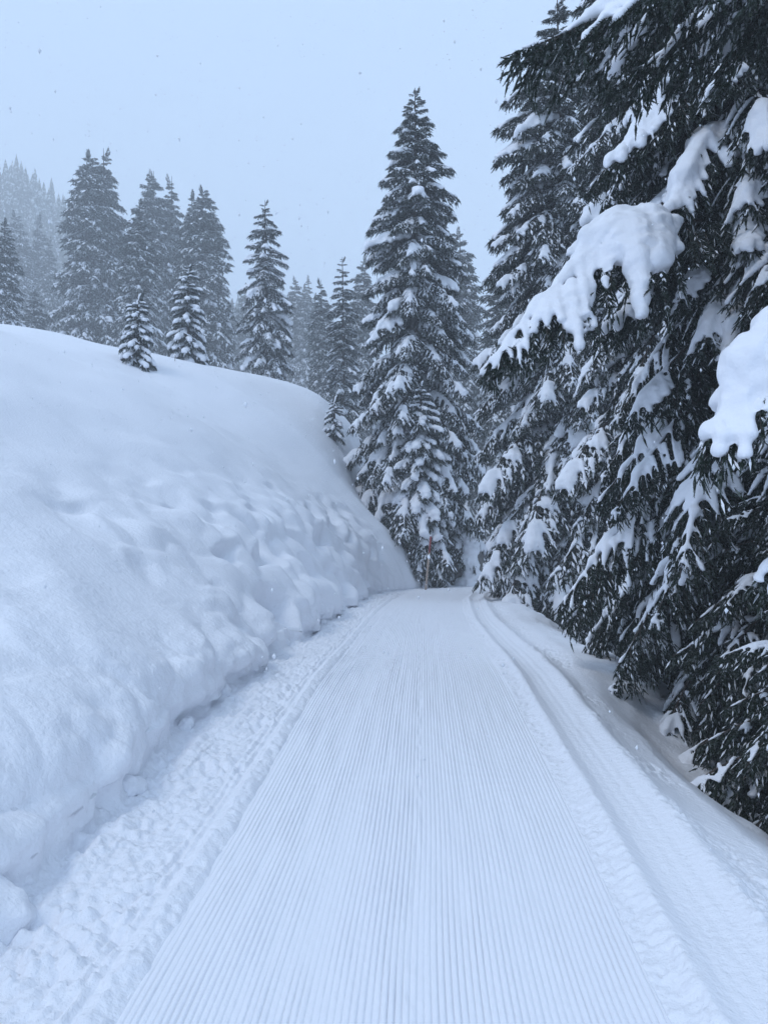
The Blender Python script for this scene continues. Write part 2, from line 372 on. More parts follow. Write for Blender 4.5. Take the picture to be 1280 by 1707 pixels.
hgt = amp * ridge * edge + .007 * jag + .0016 * vnoise(st3(uu * 60, aa * 30, 0), 11) + .006 * vnoise(st3(uu * 1.2, aa * .5, 2), 12) - .02 * (1 - sstep(0, .008, HW - np.abs(uu)))
vx = px_ + uu * ty; vy = py_ - uu * tx; vz = pz_ + hgt
tag(link('groomed_path', mesh_np('groomed_path', st3(vx, vy, vz).reshape(-1, 3), grid_faces(*uu.shape), M_path)), kind='structure')

# ------------------------------------------------------------------ far slope and mountainside
fx = np.concatenate([np.arange(-300, -60, 6.0), np.arange(-60, 40, 2.0), np.arange(40, 260, 8.0)])
fy = np.concatenate([np.arange(32, 120, 2.0), np.arange(120, 400, 5.0)])
FX, FY = np.meshgrid(fx, fy)
base = 9.6 * sstep(0.5, -9, FX) + 1.5 * sstep(-15, -60, FX) - 1.8 - 7 * sstep(6, 45, FX)
ridge_z = np.interp(FX, [-300, -150, -138, -124, -56, -9, 43, 143, 260], [128, 126, 118, 110, 70, 50, 30, 6, -4])
FZ = base + (ridge_z - base) * sstep(140, 300, FY) + 3 * fbm(st3(FX * .03, FY * .03, 0), 3, 7) * sstep(90, 130, FY)
FZ = FZ - 1.6 * (1 - sstep(40, 50, FY)) - 30 * sstep(305, 400, FY)
fv = st3(FX, FY, FZ)
tag(link('mountainside', mesh_np('mountainside', fv.reshape(-1, 3), grid_faces(*FX.shape), M_snow)), kind='structure')
def far_z(x, y):
    i = np.abs(fy - y).argmin(); return float(np.interp(x, fx, FZ[i]))
def ground_z(x, y):
    if y > 46.5: return far_z(x, y)
    best = []
    for A in (HX, GX):
        d = (A[:, 0] - x) ** 2 + (A[:, 1] - y) ** 2; i = d.argmin(); best.append((d[i], A[i, 2]))
    best.sort(); return float(best[0][1])

# ------------------------------------------------------------------ spruce boughs
def needles(rng, b, d, ln, K, nl, nw):
    """b, d (n,3), ln (n,): K pointed needle blades round each shoot"""
    n = len(b); d = d / (np.linalg.norm(d, axis=1)[:, None] + 1e-9)
    ref = np.where(np.abs(d[:, 2:3]) > .9, np.array([[1., 0, 0]]), np.array([[0, 0, 1.]]))
    a = np.cross(d, ref); a /= np.linalg.norm(a, axis=1)[:, None]; e = np.cross(d, a)
    f = (np.arange(K)[None] + rng.random((n, K))) / K
    th = rng.random((n, K)) * 2 * math.pi
    rad = np.cos(th)[..., None] * a[:, None] + np.sin(th)[..., None] * e[:, None]
    tan = -np.sin(th)[..., None] * a[:, None] + np.cos(th)[..., None] * e[:, None]
    lean = .30 + .45 * f
    nd_ = d[:, None] * lean[..., None] + rad * (1 - .55 * f)[..., None]
    nd_ /= np.linalg.norm(nd_, axis=2)[..., None]
    root = b[:, None] + d[:, None] * (ln[:, None] * f)[..., None]
    L_ = nl * (.75 + .5 * rng.random((n, K))) * (1.05 - .45 * f)
    tip = root + nd_ * L_[..., None]
    wv = tan * nw * .5
    v = np.stack([root - wv, root + wv, tip], 2).reshape(-1, 3)
    return v, np.arange(len(v)).reshape(-1, 3)
def blades(rng, b, d, ln, wd):
    """two crossed slim kites along each shoot: its solid core"""
    n = len(b); d = d / (np.linalg.norm(d, axis=1)[:, None] + 1e-9)
    ref = rng.normal(size=(n, 3)); a = np.cross(d, ref); a /= np.linalg.norm(a, axis=1)[:, None] + 1e-9; e = np.cross(d, a)
    vs = []
    for w_ in (a, e):
        m_ = b + d * (ln * .35)[:, None]; t_ = b + d * (ln * 1.08)[:, None]
        vs.append(np.stack([b, m_ + w_ * wd, t_, m_ - w_ * wd], 1))
    v = np.concatenate(vs).reshape(-1, 4, 3)
    f = np.arange(len(v))[:, None] * 4
    return v.reshape(-1, 3), np.concatenate([f + [0, 1, 2], f + [0, 2, 3]])
_ico = None
def ico():
    global _ico
    if _ico is None:
        import bmesh
        bm = bmesh.new(); bmesh.ops.create_icosphere(bm, subdivisions=1, radius=1)
        _ico = (np.array([v_.co[:] for v_ in bm.verts]), np.array([[v_.index for v_ in f_.verts] for f_ in bm.faces])); bm.free()
    return _ico
def remesh(v, f, voxel, smooth_it, name, material, rough_=0.0):
    m = mesh_np('tmp', v, f, material); o = bpy.data.objects.new('tmp', m); C.objects.link(o)
    r = o.modifiers.new('r', 'REMESH'); r.mode = 'VOXEL'; r.voxel_size = voxel; r.use_smooth_shade = True
    s = o.modifiers.new('s', 'SMOOTH'); s.factor = .5; s.iterations = smooth_it
    dg = bpy.context.evaluated_depsgraph_get(); me = bpy.data.meshes.new_from_object(o.evaluated_get(dg), depsgraph=dg)
    bpy.data.objects.remove(o); bpy.data.meshes.remove(m)
    me.name = name
    if not me.materials: me.materials.append(material)
    if rough_:
        n_ = len(me.vertices); co = np.empty(n_ * 3, np.float32); me.vertices.foreach_get('co', co); no = np.empty(n_ * 3, np.float32); me.vertices.foreach_get('normal', no)
        co = co.reshape(-1, 3); co = co + no.reshape(-1, 3) * (rough_ * fbm(co * 3.6, 3, 12, .5))[:, None]
        me.vertices.foreach_set('co', np.ascontiguousarray(co, dtype=np.float32).ravel()); me.update()
    return me
DET = {   # twig spacing, shoot spacing, shoot length, needles per shoot, needle length, needle width, core width, snow voxel
    'near': dict(tw=.075, ss=.040, sl=.095, K=16, nl=.026, nw=.009, cw=.011, vox=.019, hang=1.0),
    'mid': dict(tw=.11, ss=.085, sl=.21, K=7, nl=.075, nw=.026, cw=.022, vox=.038, hang=.9),
    'far': dict(tw=.26, ss=.24, sl=.40, K=3, nl=.17, nw=.09, cw=.05, vox=.10, hang=.6)}
def make_bough(L, seed, det, droop=1.0, cover=.7, heavy=1.0, needle_mat=None, patch=2.3, latw=.32, dust=.3, arch=None, s_from=.15):
    rng = np.random.default_rng(seed); D_ = DET[det]
    n = 28; t = np.linspace(0, 1, n)
    th = np.interp(t, [0, .3, .75, 1], [R(-2), R(-14) * droop, R(-36) * droop, R(-27) * droop])
    if arch: th = np.interp(t, [0, .3, .6, .8, 1], [R(q_) for q_ in arch])
    az = .10 * np.cumsum(rng.normal(size=n)) / math.sqrt(n)
    stp = np.stack([np.cos(th) * np.cos(az), np.cos(th) * np.sin(az), np.sin(th)], 1) * L / (n - 1)
    ax = np.vstack([[0, 0, 0], np.cumsum(stp, 0)[:-1]])
    tang = stp / np.linalg.norm(stp, axis=1)[:, None]
    acc = Acc(); v, f = tube(ax[::3], np.interp(t[::3], [0, 1], [.011 * L + .004, .003]), 5); acc.add(v, f, 1)
    nt_ = max(8, int(L / D_['tw'] * 1.6)); sb = []; sd_ = []; slen = []; snowp = []; snowr = []
    for i in range(nt_):
        tt = .10 + .89 * (i + rng.random() * .8) / nt_; side = 1 if i % 2 else -1
        b = np.array([np.interp(tt, t, ax[:, k]) for k in range(3)]); a = np.array([np.interp(tt, t, tang[:, k]) for k in range(3)])
        lat = np.cross([0, 0, 1.], a); lat /= np.linalg.norm(lat); lat *= side
        ang = R(62 - 28 * tt + rng.normal() * 7)
        d = a * math.cos(ang) + lat * math.sin(ang) + np.array([0, 0, -.10 - .25 * rng.random()])
        d /= np.linalg.norm(d)
        sh_ = min(1, max(.25, (tt - .02) / .33)) ** .8 * ((1 - tt) ** .6 * 1.15 + .05)
        l = L * latw * sh_ * (.7 + .5 * rng.random()) * (.92 if L > 2 else 1.0)
        m = max(2, int(l / D_['ss']))
        s = (np.arange(m) + rng.random(m) * .7) / m
        pos = b + d * (s * l)[:, None] + np.array([0, 0, -.42 * droop]) * (l * s * s)[:, None]
        if l > .3 and det != 'far':
            s4 = np.linspace(0, 1, 4); v, f = tube(b + d * (s4 * l)[:, None] + np.array([0, 0, -.42 * droop]) * (l * s4 * s4)[:, None], np.array([.006, .005, .004, .002]) * (1.4 if det == 'mid' else 1), 3, False); acc.add(v, f, 1)
        for j, s_ in enumerate((1, -1)):
            pp = np.cross(d, [0, 0, 1.]); pp /= np.linalg.norm(pp) + 1e-9
            dd = d * .75 + pp * s_ * .55 + np.array([0, 0, -.35]) + rng.normal(size=(m, 3)) * .22
            dd[:, 2] -= rng.random(m) * .9 * D_['hang']
            sb.append(pos); sd_.append(dd); slen.append(D_['sl'] * (.55 + .6 * rng.random(m)) * (1.05 - .35 * s))
        # hanging curtain below
        mh = int(m * .7 * D_['hang'])
        if mh:
            k = rng.integers(0, m, mh); dd = np.array([[0, 0, -1.]]) + rng.normal(size=(mh, 3)) * .25 + d * .3
            hl = D_['sl'] * (.7 + .8 * rng.random(mh)) * min(1.2, .5 + L * .3)
            sb.append(pos[k]); sd_.append(dd); slen.append(hl)
            if det == 'near':
                sb.append(pos[k] + dd * (hl * .7)[:, None]); sd_.append(dd + rng.normal(size=(mh, 3)) * .45); slen.append(hl * .8)
        sb.append(pos[-1:]); sd_.append(d[None] + [[0, 0, -.35]]); slen.append(np.array([D_['sl'] * 1.1]))
        # snow lying along the twig
        if rng.random() < cover and tt > s_from - .05:
            s0 = rng.random() * .35; s1 = .55 + .5 * rng.random(); q_ = np.arange(s0, s1, max(.03, .55 * D_['vox'] * 1.6 / max(l, .05)))
            if len(q_):
                sp = b + d * (q_ * l)[:, None] + np.array([0, 0, -.42 * droop]) * (l * q_ * q_)[:, None]
                r_ = heavy * (.017 + .007 * L if det == 'near' else .026 + .010 * L) * (.65 + .7 * rng.random()) * (1 - .35 * q_) * (.85 + .3 * rng.random(len(q_)))
                snowp.append(sp); snowr.append(r_)
    # snow along the main axis and small dabs on shoots
    gap = vnoise(st3(t * L * 1.8, seed, 0), 5)
    ta = np.linspace(s_from, 1.0, int(L / (.7 * D_['vox'])) + 4)
    keep = (np.interp(ta, t, gap) > -.45 + (1 - cover) * .7) | (ta > .75)
    ra = heavy * (.022 + .011 * L if det == 'near' else .034 + .014 * L) * (.75 + .5 * rng.random(len(ta)) * .6) * np.interp(ta, [0, .4, .8, 1], [.5, .8, 1.1, .6])
    sp = np.stack([np.interp(ta, t, ax[:, k]) for k in range(3)], 1)
    snowp.append(sp[keep]); snowr.append(ra[keep])
    sb = np.vstack(sb); sd_ = np.vstack(sd_); slen = np.concatenate(slen)
    v, f = needles(rng, sb, sd_, slen, D_['K'], D_['nl'], D_['nw']); acc.add(v, f, 0)
    v, f = blades(rng, sb, sd_, slen, D_['cw']); acc.add(v, f, 0)
    v, f = tube(np.stack([ax[-1], ax[-1] + tang[-1] * .02 * L]), np.array([.006, .003]), 4); acc.add(v, f, 0)
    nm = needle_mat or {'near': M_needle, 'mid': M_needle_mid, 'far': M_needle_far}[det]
    # dusting: a thin flake of snow along some shoots
    k = rng.random(len(sb)) < dust; dn = sd_[k] / np.linalg.norm(sd_[k], axis=1)[:, None]
    wv = np.cross(dn, rng.normal(size=dn.shape) * .25 + [0, 0, 1.]); wv /= np.linalg.norm(wv, axis=1)[:, None] + 1e-9
    up_ = np.array([0, 0, D_['nl'] * .45]); b_ = sb[k] + up_; l_ = slen[k][:, None]; w_ = wv * D_['cw'] * (.75 if det == 'near' else 1.15)
    dv = np.stack([b_ + dn * l_ * .1, b_ + dn * l_ * .5 + w_, b_ + dn * l_ * .95 - up_ * .3, b_ + dn * l_ * .45 - w_], 1).reshape(-1, 3)
    q4 = np.arange(len(b_))[:, None] * 4
    acc.add(dv, np.concatenate([q4 + [0, 1, 2], q4 + [0, 2, 3]]), 2)
    V, F, MI = acc.arr()
    sp = np.vstack(snowp); sr = np.concatenate(snowr)
    q_ = vnoise(sp * patch + seed * 9.1, 3) + .5 * vnoise(sp * patch * 2.3 + seed, 4)   # thick in places, slid off in others
    sr = sr * np.clip(.92 + .95 * q_, .2, 2.0); kp = sr > D_['vox'] * .62; sp = sp[kp]; sr = np.maximum(sr[kp], D_['vox'] * .95)
    iv, if_ = ico()
    flat = np.array([1.05, 1.15, .72])
    sv = (sp + np.stack([0 * sr, 0 * sr, sr * .55], 1))[:, None] + iv[None] * sr[:, None, None] * flat
    sf = (np.arange(len(sp)) * len(iv))[:, None, None] + if_[None]
    return (V, F, MI, nm), (sv.reshape(-1, 3), sf.reshape(-1, 3))
BOUGH = {}
def bough_set(key, L, seeds, det, **kw):
    out = []
    for s in seeds:
        (V, F, MI, nm), (sv, sf) = make_bough(L, s, det, **kw)
        sm = remesh(sv, sf, DET[det]['vox'], 3, 'snow_load', M_cap, {'near': .012, 'mid': .015}[det] * (2.8 if key[0] == 'h' else 1))
        out.append((mesh_np('bough', V, F, [nm, M_bark, M_cap], False, MI), sm))
    BOUGH[key] = (L, out)
bough_set('n3', 2.8, (1, 2, 3, 4), 'near', cover=.74, latw=.27, patch=2.7, dust=.2)
bough_set('n2', 1.8, (5, 6, 7), 'near', cover=.76, latw=.31, patch=2.7, dust=.2)
bough_set('n1', .9, (8, 9), 'near', cover=.62, latw=.38, patch=2.7, dust=.2)
bough_set('w2', 1.8, (31, 32), 'near', cover=.95, heavy=1.6, latw=.30)
bough_set('m3', 3.0, (11, 12, 13), 'mid', cover=.72, heavy=1.0, latw=.31, dust=.45)
bough_set('m2', 1.7, (14, 15, 16), 'mid', cover=.76, heavy=1.0, latw=.34, dust=.45)
bough_set('m1', .8, (17, 18), 'mid', cover=.8, latw=.4, dust=.45)
bough_set('k3', 3.0, (41,), 'mid', cover=.9, heavy=1.6)
bough_set('k2', 1.7, (42, 43), 'mid', cover=.98, heavy=2.0, patch=1.2)
bough_set('k1', .8, (44,), 'mid', cover=.98, heavy=1.8, patch=1.2)
bough_set('h3', 3.9, (21,), 'near', cover=1.0, heavy=2.55, latw=.29, patch=1.5, arch=(2, -12, -28, -40, -40), s_from=.36)
bough_set('h2', 2.6, (22,), 'near', cover=1.0, heavy=2.7, latw=.38, patch=1.7, arch=(8, -8, -28, -46, -50), s_from=.30)
bough_set('o3', 3.4, (23,), 'near', cover=.45, heavy=.9, droop=.8, latw=.28, dust=.15)

def trunk_mesh(H, r0, seed, mats=M_bark):
    rng = np.random.default_rng(seed); n = 16; t = np.linspace(0, 1, n)
    p = np.stack([.03 * H * .3 * np.sin(t * 2 + seed) * t, .03 * H * .3 * np.cos(t * 2.3 + seed) * t, t * H], 1)
    p -= p[0]; v, f = tube(p, r0 * (1 - t) ** .9 + .012 + .35 * r0 * np.exp(-t * H * 2.2), 12)
    return mesh_np('trunk', v, f, mats), p
def add_bough(tree, key, idx, pos, az, tilt, scale):
    L, lst = BOUGH[key]; bm_, sm = lst[idx % len(lst)]
    o = link('bough', bm_, tree)
    o.matrix_basis = Matrix.Translation(pos) @ Matrix.Rotation(az, 4, 'Z') @ Matrix.Rotation(-tilt, 4, 'Y') @ Matrix.Diagonal((scale, scale * (1 if idx % 3 else -1), scale, 1))
    tag(link('snow_load', sm, o), kind='stuff')
    return o
def spruce(loc, H, Lmax, seed, pre, label, group=None, h0=.35, dens=1.0, rz=0, spacing=.42, droop=0.0, skip=None, name='spruce_tree', per=6, taper=.6, lowf=.72, ztop=1e9):
    rng = random.Random(seed); tree = empty(name, loc, rz)
    tag(tree, label, 'spruce tree', group)
    tm, tp = trunk_mesh(H, .011 * H + .03, seed); link('trunk', tm, tree)
    z = h0; i = 0
    while z < H - .25:
        f = z / H; Lb = Lmax * (1 - f) ** taper * min(1, lowf + (1 - lowf) * z / (.2 * H)) * min(1, (1 - f) / .14) ** .5 + .10
        kk = max(3, round(per * (1 if f < .8 else .8))); off = rng.random() * 6.28
        for j in range(kk):
            a = off + j * 2 * math.pi / kk + rng.uniform(-.35, .35); Lj = Lb * rng.uniform(.72, 1.12)
            zz_ = z + rng.uniform(-.5, .5) * spacing
            if zz_ > H - .15 or zz_ < .1: continue
            if skip and skip(zz_, a, Lj): continue
            sz = '3' if Lj > 2.2 else '2' if Lj > 1.15 else '1'; key = pre + sz
            if pre == 'n' and sz == '2' and rng.random() < .3: key = 'w2'
            if pre == 'k' and H > 6 and f < .3: key = 'm' + sz
            if pre == 'm' and rng.random() < .12: key = 'k' + sz
            L0 = BOUGH[key][0]
            tilt = R(np.interp(f, [0, .25, .6, .9, 1], [-12, -14, -4, 18, 50]) + rng.uniform(-7, 7)) - R(droop)
            p = [float(np.interp(zz_, tp[:, 2], tp[:, k])) for k in range(2)] + [zz_]
            add_bough(tree, key, rng.randrange(100), p, a, tilt, Lj / L0)
        z += spacing * (1 if f < .6 else .8 if f < .85 else .6) / dens * (1.9 if z > ztop else 1); i += 1
    add_bough(tree, pre + '1', 1, (tp[-1][0], tp[-1][1], H - .45), 0, R(96), .55)
    return tree

def place(px, py, d, zoff=0): return ((px - 640) * d / 1282.0, d, CAM_Z + (850 - py) * d / 1282.0 + zoff)
def on_ground(x, y, sink=.12): return (x, y, ground_z(x, y) - sink)

# the trees that line the path
spruce(on_ground(1.1, 30.3), 19.1, 4.3, 101, 'm', 'tall dark spruce standing by itself behind the marker pole at the bend', spacing=.5, droop=6, lowf=.8, per=7)
spruce(on_ground(1.38, 28.7), 7.6, 2.0, 102, 'k', 'young snow-laden spruce crouched in front of the tall spruce at the bend', spacing=.36, droop=12, lowf=.45)
spruce(on_ground(5.1, 22.0), 18.3, 4.5, 103, 'm', 'big spruce with a visible bare trunk, directly right of the snowy boulder', spacing=.47, droop=9, lowf=.15, per=7)
spruce(on_ground(5.6, 15.2), 19.5, 3.6, 104, 'm', 'spruce squeezed between the big trunk-showing spruce and the heavy snow-slab spruce', spacing=.48, droop=8)
dtree = spruce(on_ground(4.15, 8.6), 17.0, 3.0, 105, 'n', 'spruce over the path carrying a thick slab of snow on one long bough', spacing=.36, droop=10, per=8, ztop=9.5)
lx, ly, lz = dtree.location
add_bough(dtree, 'h3', 1, (-.05, -.1, 4.98 - lz), math.atan2(-1.35, -3.0), R(-6), 1.04)
etree = spruce(on_ground(4.7, 5.6), 15.0, 2.9, 106, 'n', 'spruce hanging dark lightly snowed boughs over the path from its upper trunk', spacing=.40, droop=6, per=7, ztop=9.0,
               skip=lambda z, a, L: False)
lx, ly, lz = etree.location
add_bough(etree, 'h2', 1, (-.12, -.05, 3.68 - lz), math.atan2(-.6, -2.6), R(-8), 1.15)
add_bough(etree, 'o3', 1, (-.1, 0, 6.0 - lz), math.atan2(.3, -3.4), R(7), 1.10)
add_bough(etree, 'n3', 2, (-.1, .1, 6.35 - lz), math.atan2(.9, -3.2), R(2), 1.1)
for (x_, y_, H_, L_, sd_) in [(3.75, 7.3, 3.6, 1.6, 107), (3.25, 5.9, 2.5, 1.25, 108), (3.15, 4.6, 2.2, 1.25, 109), (4.0, 10.6, 2.8, 1.3, 115)]:
    spruce(on_ground(x_, y_), H_, L_, sd_, 'n', 'low bushy spruce below the edge of the path shoulder, under the overhanging trees', 'low bushy spruces below the shoulder', spacing=.25, droop=4, lowf=.95, h0=.12)
# solitary trees on and just behind the brow
def bt(px, py, d, Lmax, seed, label, H=None, pre='m', **kw):
    x, y, zt = place(px, py, d); g_ = ground_z(x, y) - .1
    return spruce((x, y, g_), zt - g_, Lmax, seed, pre, label, **kw)
bt(445, 333, 48, 3.1, 110, 'narrow-topped spruce standing alone at the middle of the snow brow', spacing=.6, droop=4)
bt(315, 440, 36, 1.25, 111, 'young spruce rooted in the snow brow, twice as tall as the little fir beside it', spacing=.36, pre='k')
bt(230, 488, 26, .75, 112, 'little dark fir standing in the open snow slope below the brow', spacing=.24, pre='k', name='young_fir')
bt(557, 658, 31.0, .5, 113, 'tiny sapling poking out of the snow slope beside the tall spruce', spacing=.2, per=5, pre='k', name='young_fir')
bt(570, 430, 50, 2.3, 114, 'snow-striped spruce just left of the tall spruce at the bend', spacing=.6)

# ------------------------------------------------------------------ background spruces: trunk, crown and snow, shared shapes
def crown_variant(seed, H=18.0, Lmax=2.9, taper=.6):
    rng = random.Random(seed); sets = []
    for i in range(3): sets.append((2.4, make_bough(2.4, seed * 10 + i, 'far', cover=.85, heavy=1.35, latw=.36, dust=.5)))
    for i in range(2): sets.append((1.0, make_bough(1.0, seed * 10 + 5 + i, 'far', cover=.85, heavy=1.35, latw=.4, dust=.5)))
    low = []
    for L0, ((V, F, MI, nm), (sv, sf)) in sets:
        sm = remesh(sv, sf, .10, 2, 's', M_cap); n = len(sm.vertices); co = np.empty(n * 3, np.float32); sm.vertices.foreach_get('co', co)
        sm.calc_loop_triangles(); tr = np.empty(len(sm.loop_triangles) * 3, np.int32); sm.loop_triangles.foreach_get('vertices', tr)
        low.append((L0, V, F, MI, co.reshape(-1, 3), tr.reshape(-1, 3))); bpy.data.meshes.remove(sm)
    A = Acc(); B = Acc(); z = .4
    while z < H - .2:
        f = z / H; Lb = Lmax * (1 - f) ** taper * min(1, .75 + .25 * z / (.15 * H)) * min(1, (1 - f) / .16) ** .5 + .12; off = rng.random() * 6.28; kk = 8 if f < .8 else 6
        for j in range(kk):
            a = off + j * 6.2832 / kk + rng.uniform(-.35, .35); Lj = Lb * rng.uniform(.72, 1.12); zz_ = z + rng.uniform(-.3, .3)
            pick = low[rng.randrange(3)] if Lj > 1.4 else low[3 + rng.randrange(2)]
            L0, V, F, MI, co, tr = pick; s = Lj / L0
            tilt = R(np.interp(f, [0, .25, .6, .9, 1], [-20, -18, -6, 18, 50]) + rng.uniform(-7, 7))
            Mx = np.array((Matrix.Translation((0, 0, zz_)) @ Matrix.Rotation(a, 4, 'Z') @ Matrix.Rotation(-tilt, 4, 'Y') @ Matrix.Scale(s, 4)))
            A.v.append(V @ Mx[:3, :3].T + Mx[:3, 3]); A.f.append(F + A.n); A.m.append(MI); A.n += len(V)
            B.add(co @ Mx[:3, :3].T + Mx[:3, 3], tr)
        z += .44 if f < .7 else .34
    for L0, V, F, MI, co, tr in low[3:4]:
        for dz, sc_, ta in ((-.5, .55, 91), (-.75, .6, 86)):
            Mx = np.array((Matrix.Translation((0, 0, H + dz)) @ Matrix.Rotation(R(-ta), 4, 'Y') @ Matrix.Diagonal((sc_, sc_ * .6, sc_ * .6, 1))))
            A.v.append(V @ Mx[:3, :3].T + Mx[:3, 3]); A.f.append(F + A.n); A.m.append(MI); A.n += len(V)
    V, F, MI = A.arr(); v2, f2, _ = B.arr()
    tm, _ = trunk_mesh(H, .22, seed)
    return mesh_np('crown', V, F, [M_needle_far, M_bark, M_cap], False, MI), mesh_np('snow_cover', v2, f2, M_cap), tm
FARV = [crown_variant(201), crown_variant(202, taper=.5), crown_variant(203, taper=.7)]
def far_spruce(px, py, d, halfw, k, label, group=None, base_drop=0.0, rz=None):
    d = d * 1.45 if d < 80 else d * 1.2 + 20
    x, y, zt = place(px, py, d); g_ = ground_z(x, y) - .2 - base_drop; H = zt - g_
    o = empty('spruce_tree', (x, y, g_), (px * 1.37) % 6.28 if rz is None else rz); tag(o, label, 'spruce tree', group)
    s = halfw * d / 1282.0 / 2.2; o.scale = (s, s, H / 18.0); o.rotation_euler = (R(2.2) * math.sin(px * 3.1), R(2.2) * math.sin(px * 5.3), o.rotation_euler[2])
    cm, sm, tm = FARV[k % 3]
    link('trunk', tm, o); link('crown', cm, o); tag(link('snow_cover', sm, o), kind='stuff')
    return o
BR = 'spruces behind the snow brow'
for a in [
    (4, 368, 46, 46, 0, 'low spruce left of the pair of pale spruces, close behind the brow'),
    (49, 355, 108, 46, 1, 'pale misty spruce of a pair, the one beside the low spruce'),
    (73, 358, 112, 44, 2, 'pale misty spruce of a pair, the one beside the tallest spruce'),
    (57, 474, 60, 34, 0, 'short spruce standing in front of the pale misty pair'),
    (150, 252, 62, 66, 1, 'broad twin-like tallest spruce behind the brow, left one of two'),
    (179, 257, 64, 60, 2, 'broad twin-like spruce, partner right behind the tallest spruce on the brow'),
    (230, 332, 52, 52, 0, 'slim spruce standing right behind the little fir on the slope'),
    (263, 294, 70, 56, 1, 'spruce of a close pair, the one directly behind the slim spruce'),
    (291, 297, 71, 52, 2, 'spruce of a close pair, the one behind the young spruce on the brow'),
    (324, 328, 64, 50, 0, 'spruce wedged behind the young spruce on the brow'),
    (351, 307, 58, 58, 1, 'tall pointed spruce at the right end of the dense row behind the brow'),
    (548, 464, 58, 40, 2, 'thin spruce leaning against the snow-striped spruce'),
    (592, 423, 66, 48, 0, 'spruce top half hidden behind the tall spruce at the bend'),
    (780, 377, 55, 56, 1, 'spruce filling the gap between tall spruce and trunk-showing spruce'),
    ]: far_spruce(*a, group=BR if 'pair' in a[5] else None)
for i, (px, py, d, hw) in enumerate([(470, 512, 112, 30), (488, 466, 100, 34), (501, 461, 104, 32), (514, 474, 98, 32), (527, 490, 103, 30), (538, 505, 110, 30), (400, 470, 118, 30), (386, 500, 108, 28), (92, 400, 100, 36)]):
    far_spruce(px, py, d, hw, i, 'pale hazy spruce in the faint stand seen through gaps behind the brow', 'faint far spruces behind the brow')
for i, (px, py, d, hw) in enumerate([(715, 500, 62, 60), (870, 420, 44, 80), (1010, 60, 33, 130), (1130, -180, 27, 170), (1290, -300, 23, 190), (985, 250, 48, 110), (1230, -150, 38, 140)]):
    far_spruce(px, py, d, hw, i, 'dim spruce in the wood behind the trees on the falling slope', 'dim spruces behind the right-hand trees')

# the forest far up the mountainside
rng = np.random.default_rng(5)
A = Acc(); nt_ = 0
th7 = np.arange(7) * 2 * math.pi / 7
while nt_ < 3200:
    x = rng.uniform(-250, 20); y = rng.uniform(170, 303)
    if rng.random() > .9: continue
    zg = far_z(x, y); H = rng.uniform(8, 14) * (1.25 if rng.random() < .15 else 1); nt_ += 1
    v = []; f = []
    for tier in range(5):
        r = H * .20 * (1 - tier / 5.6) * rng.uniform(.85, 1.1); z0 = H * (.06 + .18 * tier); k = len(v)
        for a in th7: v.append((r * math.cos(a + tier) * rng.uniform(.7, 1.15), r * math.sin(a + tier) * rng.uniform(.7, 1.15), z0 - rng.uniform(0, .05) * H))
        v.append((0, 0, min(H, z0 + .34 * H)))
        f += [(k + j, k + (j + 1) % 7, k + 7) for j in range(7)]
    A.add(np.array(v) + [x, y, zg - .3], f)
V, F, _ = A.arr()
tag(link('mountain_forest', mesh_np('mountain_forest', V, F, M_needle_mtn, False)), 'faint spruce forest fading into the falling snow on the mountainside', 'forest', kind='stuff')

# ------------------------------------------------------------------ marker pole, boulder, stalks, snow chunks
g_ = ground_z(1.42, 26.4)
po = empty('marker_pole', (1.42, 26.4, g_ - .1)); po.rotation_euler = (R(1.5), R(5.2), 0)
tag(po, 'slim wooden piste marker pole with a faded red upper section at the bend', 'marker pole')
v, f = tube([(0, 0, 0), (0, 0, .7), (.004, 0, 1.40)], [.040, .038, .036], 10); link('shaft', mesh_np('shaft', v, f, M_pole), po)
v, f = tube([(.004, 0, 1.40), (.006, 0, 1.96)], [.0375, .036], 10); link('red_section', mesh_np('red_section', v, f, M_red), po)
v, f = tube([(.006, 0, 1.955), (.006, 0, 2.0), (.006, 0, 2.03)], [.03, .027, .01], 8); link('snow_cap', mesh_np('snow_cap', v, f, M_cap), po)

import bmesh
def blob(sub, scale, seed, amp, freq, flatbottom=True, ridg=False):
    bm = bmesh.new(); bmesh.ops.create_icosphere(bm, subdivisions=sub, radius=1)
    v = np.array([q_.co[:] for q_ in bm.verts]); f = np.array([[q_.index for q_ in g_.verts] for g_ in bm.faces]); bm.free()
    d = fbm(v * freq + seed * 3.7, 3, seed)
    if ridg:
        f1, _ = worley(v * freq * 1.3 + seed, seed); d = d * .5 + (.5 - f1)
    v = v * (1 + amp * d)[:, None] * np.array(scale)
    return v, f
gx_, gy_ = 3.15, 29.4; gz_ = ground_z(gx_, gy_)
bo = empty('boulder', (gx_, gy_, gz_ - .1)); tag(bo, 'upright boulder plastered with snow at the bend beside the path', 'boulder')
def lumps(parts, voxel, name, material, rough_):
    iv, if_ = blob(2, (1, 1, 1), 1, 0.0, 1.0); a = Acc()
    for (x, y, z, rx, ry, rz_) in parts: a.add(iv * [rx, ry, rz_] + [x, y, z], if_)
    V, F, _ = a.arr(); return remesh(V, F, voxel, 2, name, material, rough_)
link('rock', lumps([(0, 0, .6, .62, .5, .8), (-.12, .05, 1.3, .52, .45, .7), (.25, .1, .9, .42, .4, .8), (-.3, .1, .4, .4, .4, .6), (.45, .05, .35, .35, .35, .5)], .05, 'rock', M_rock, .10), bo)
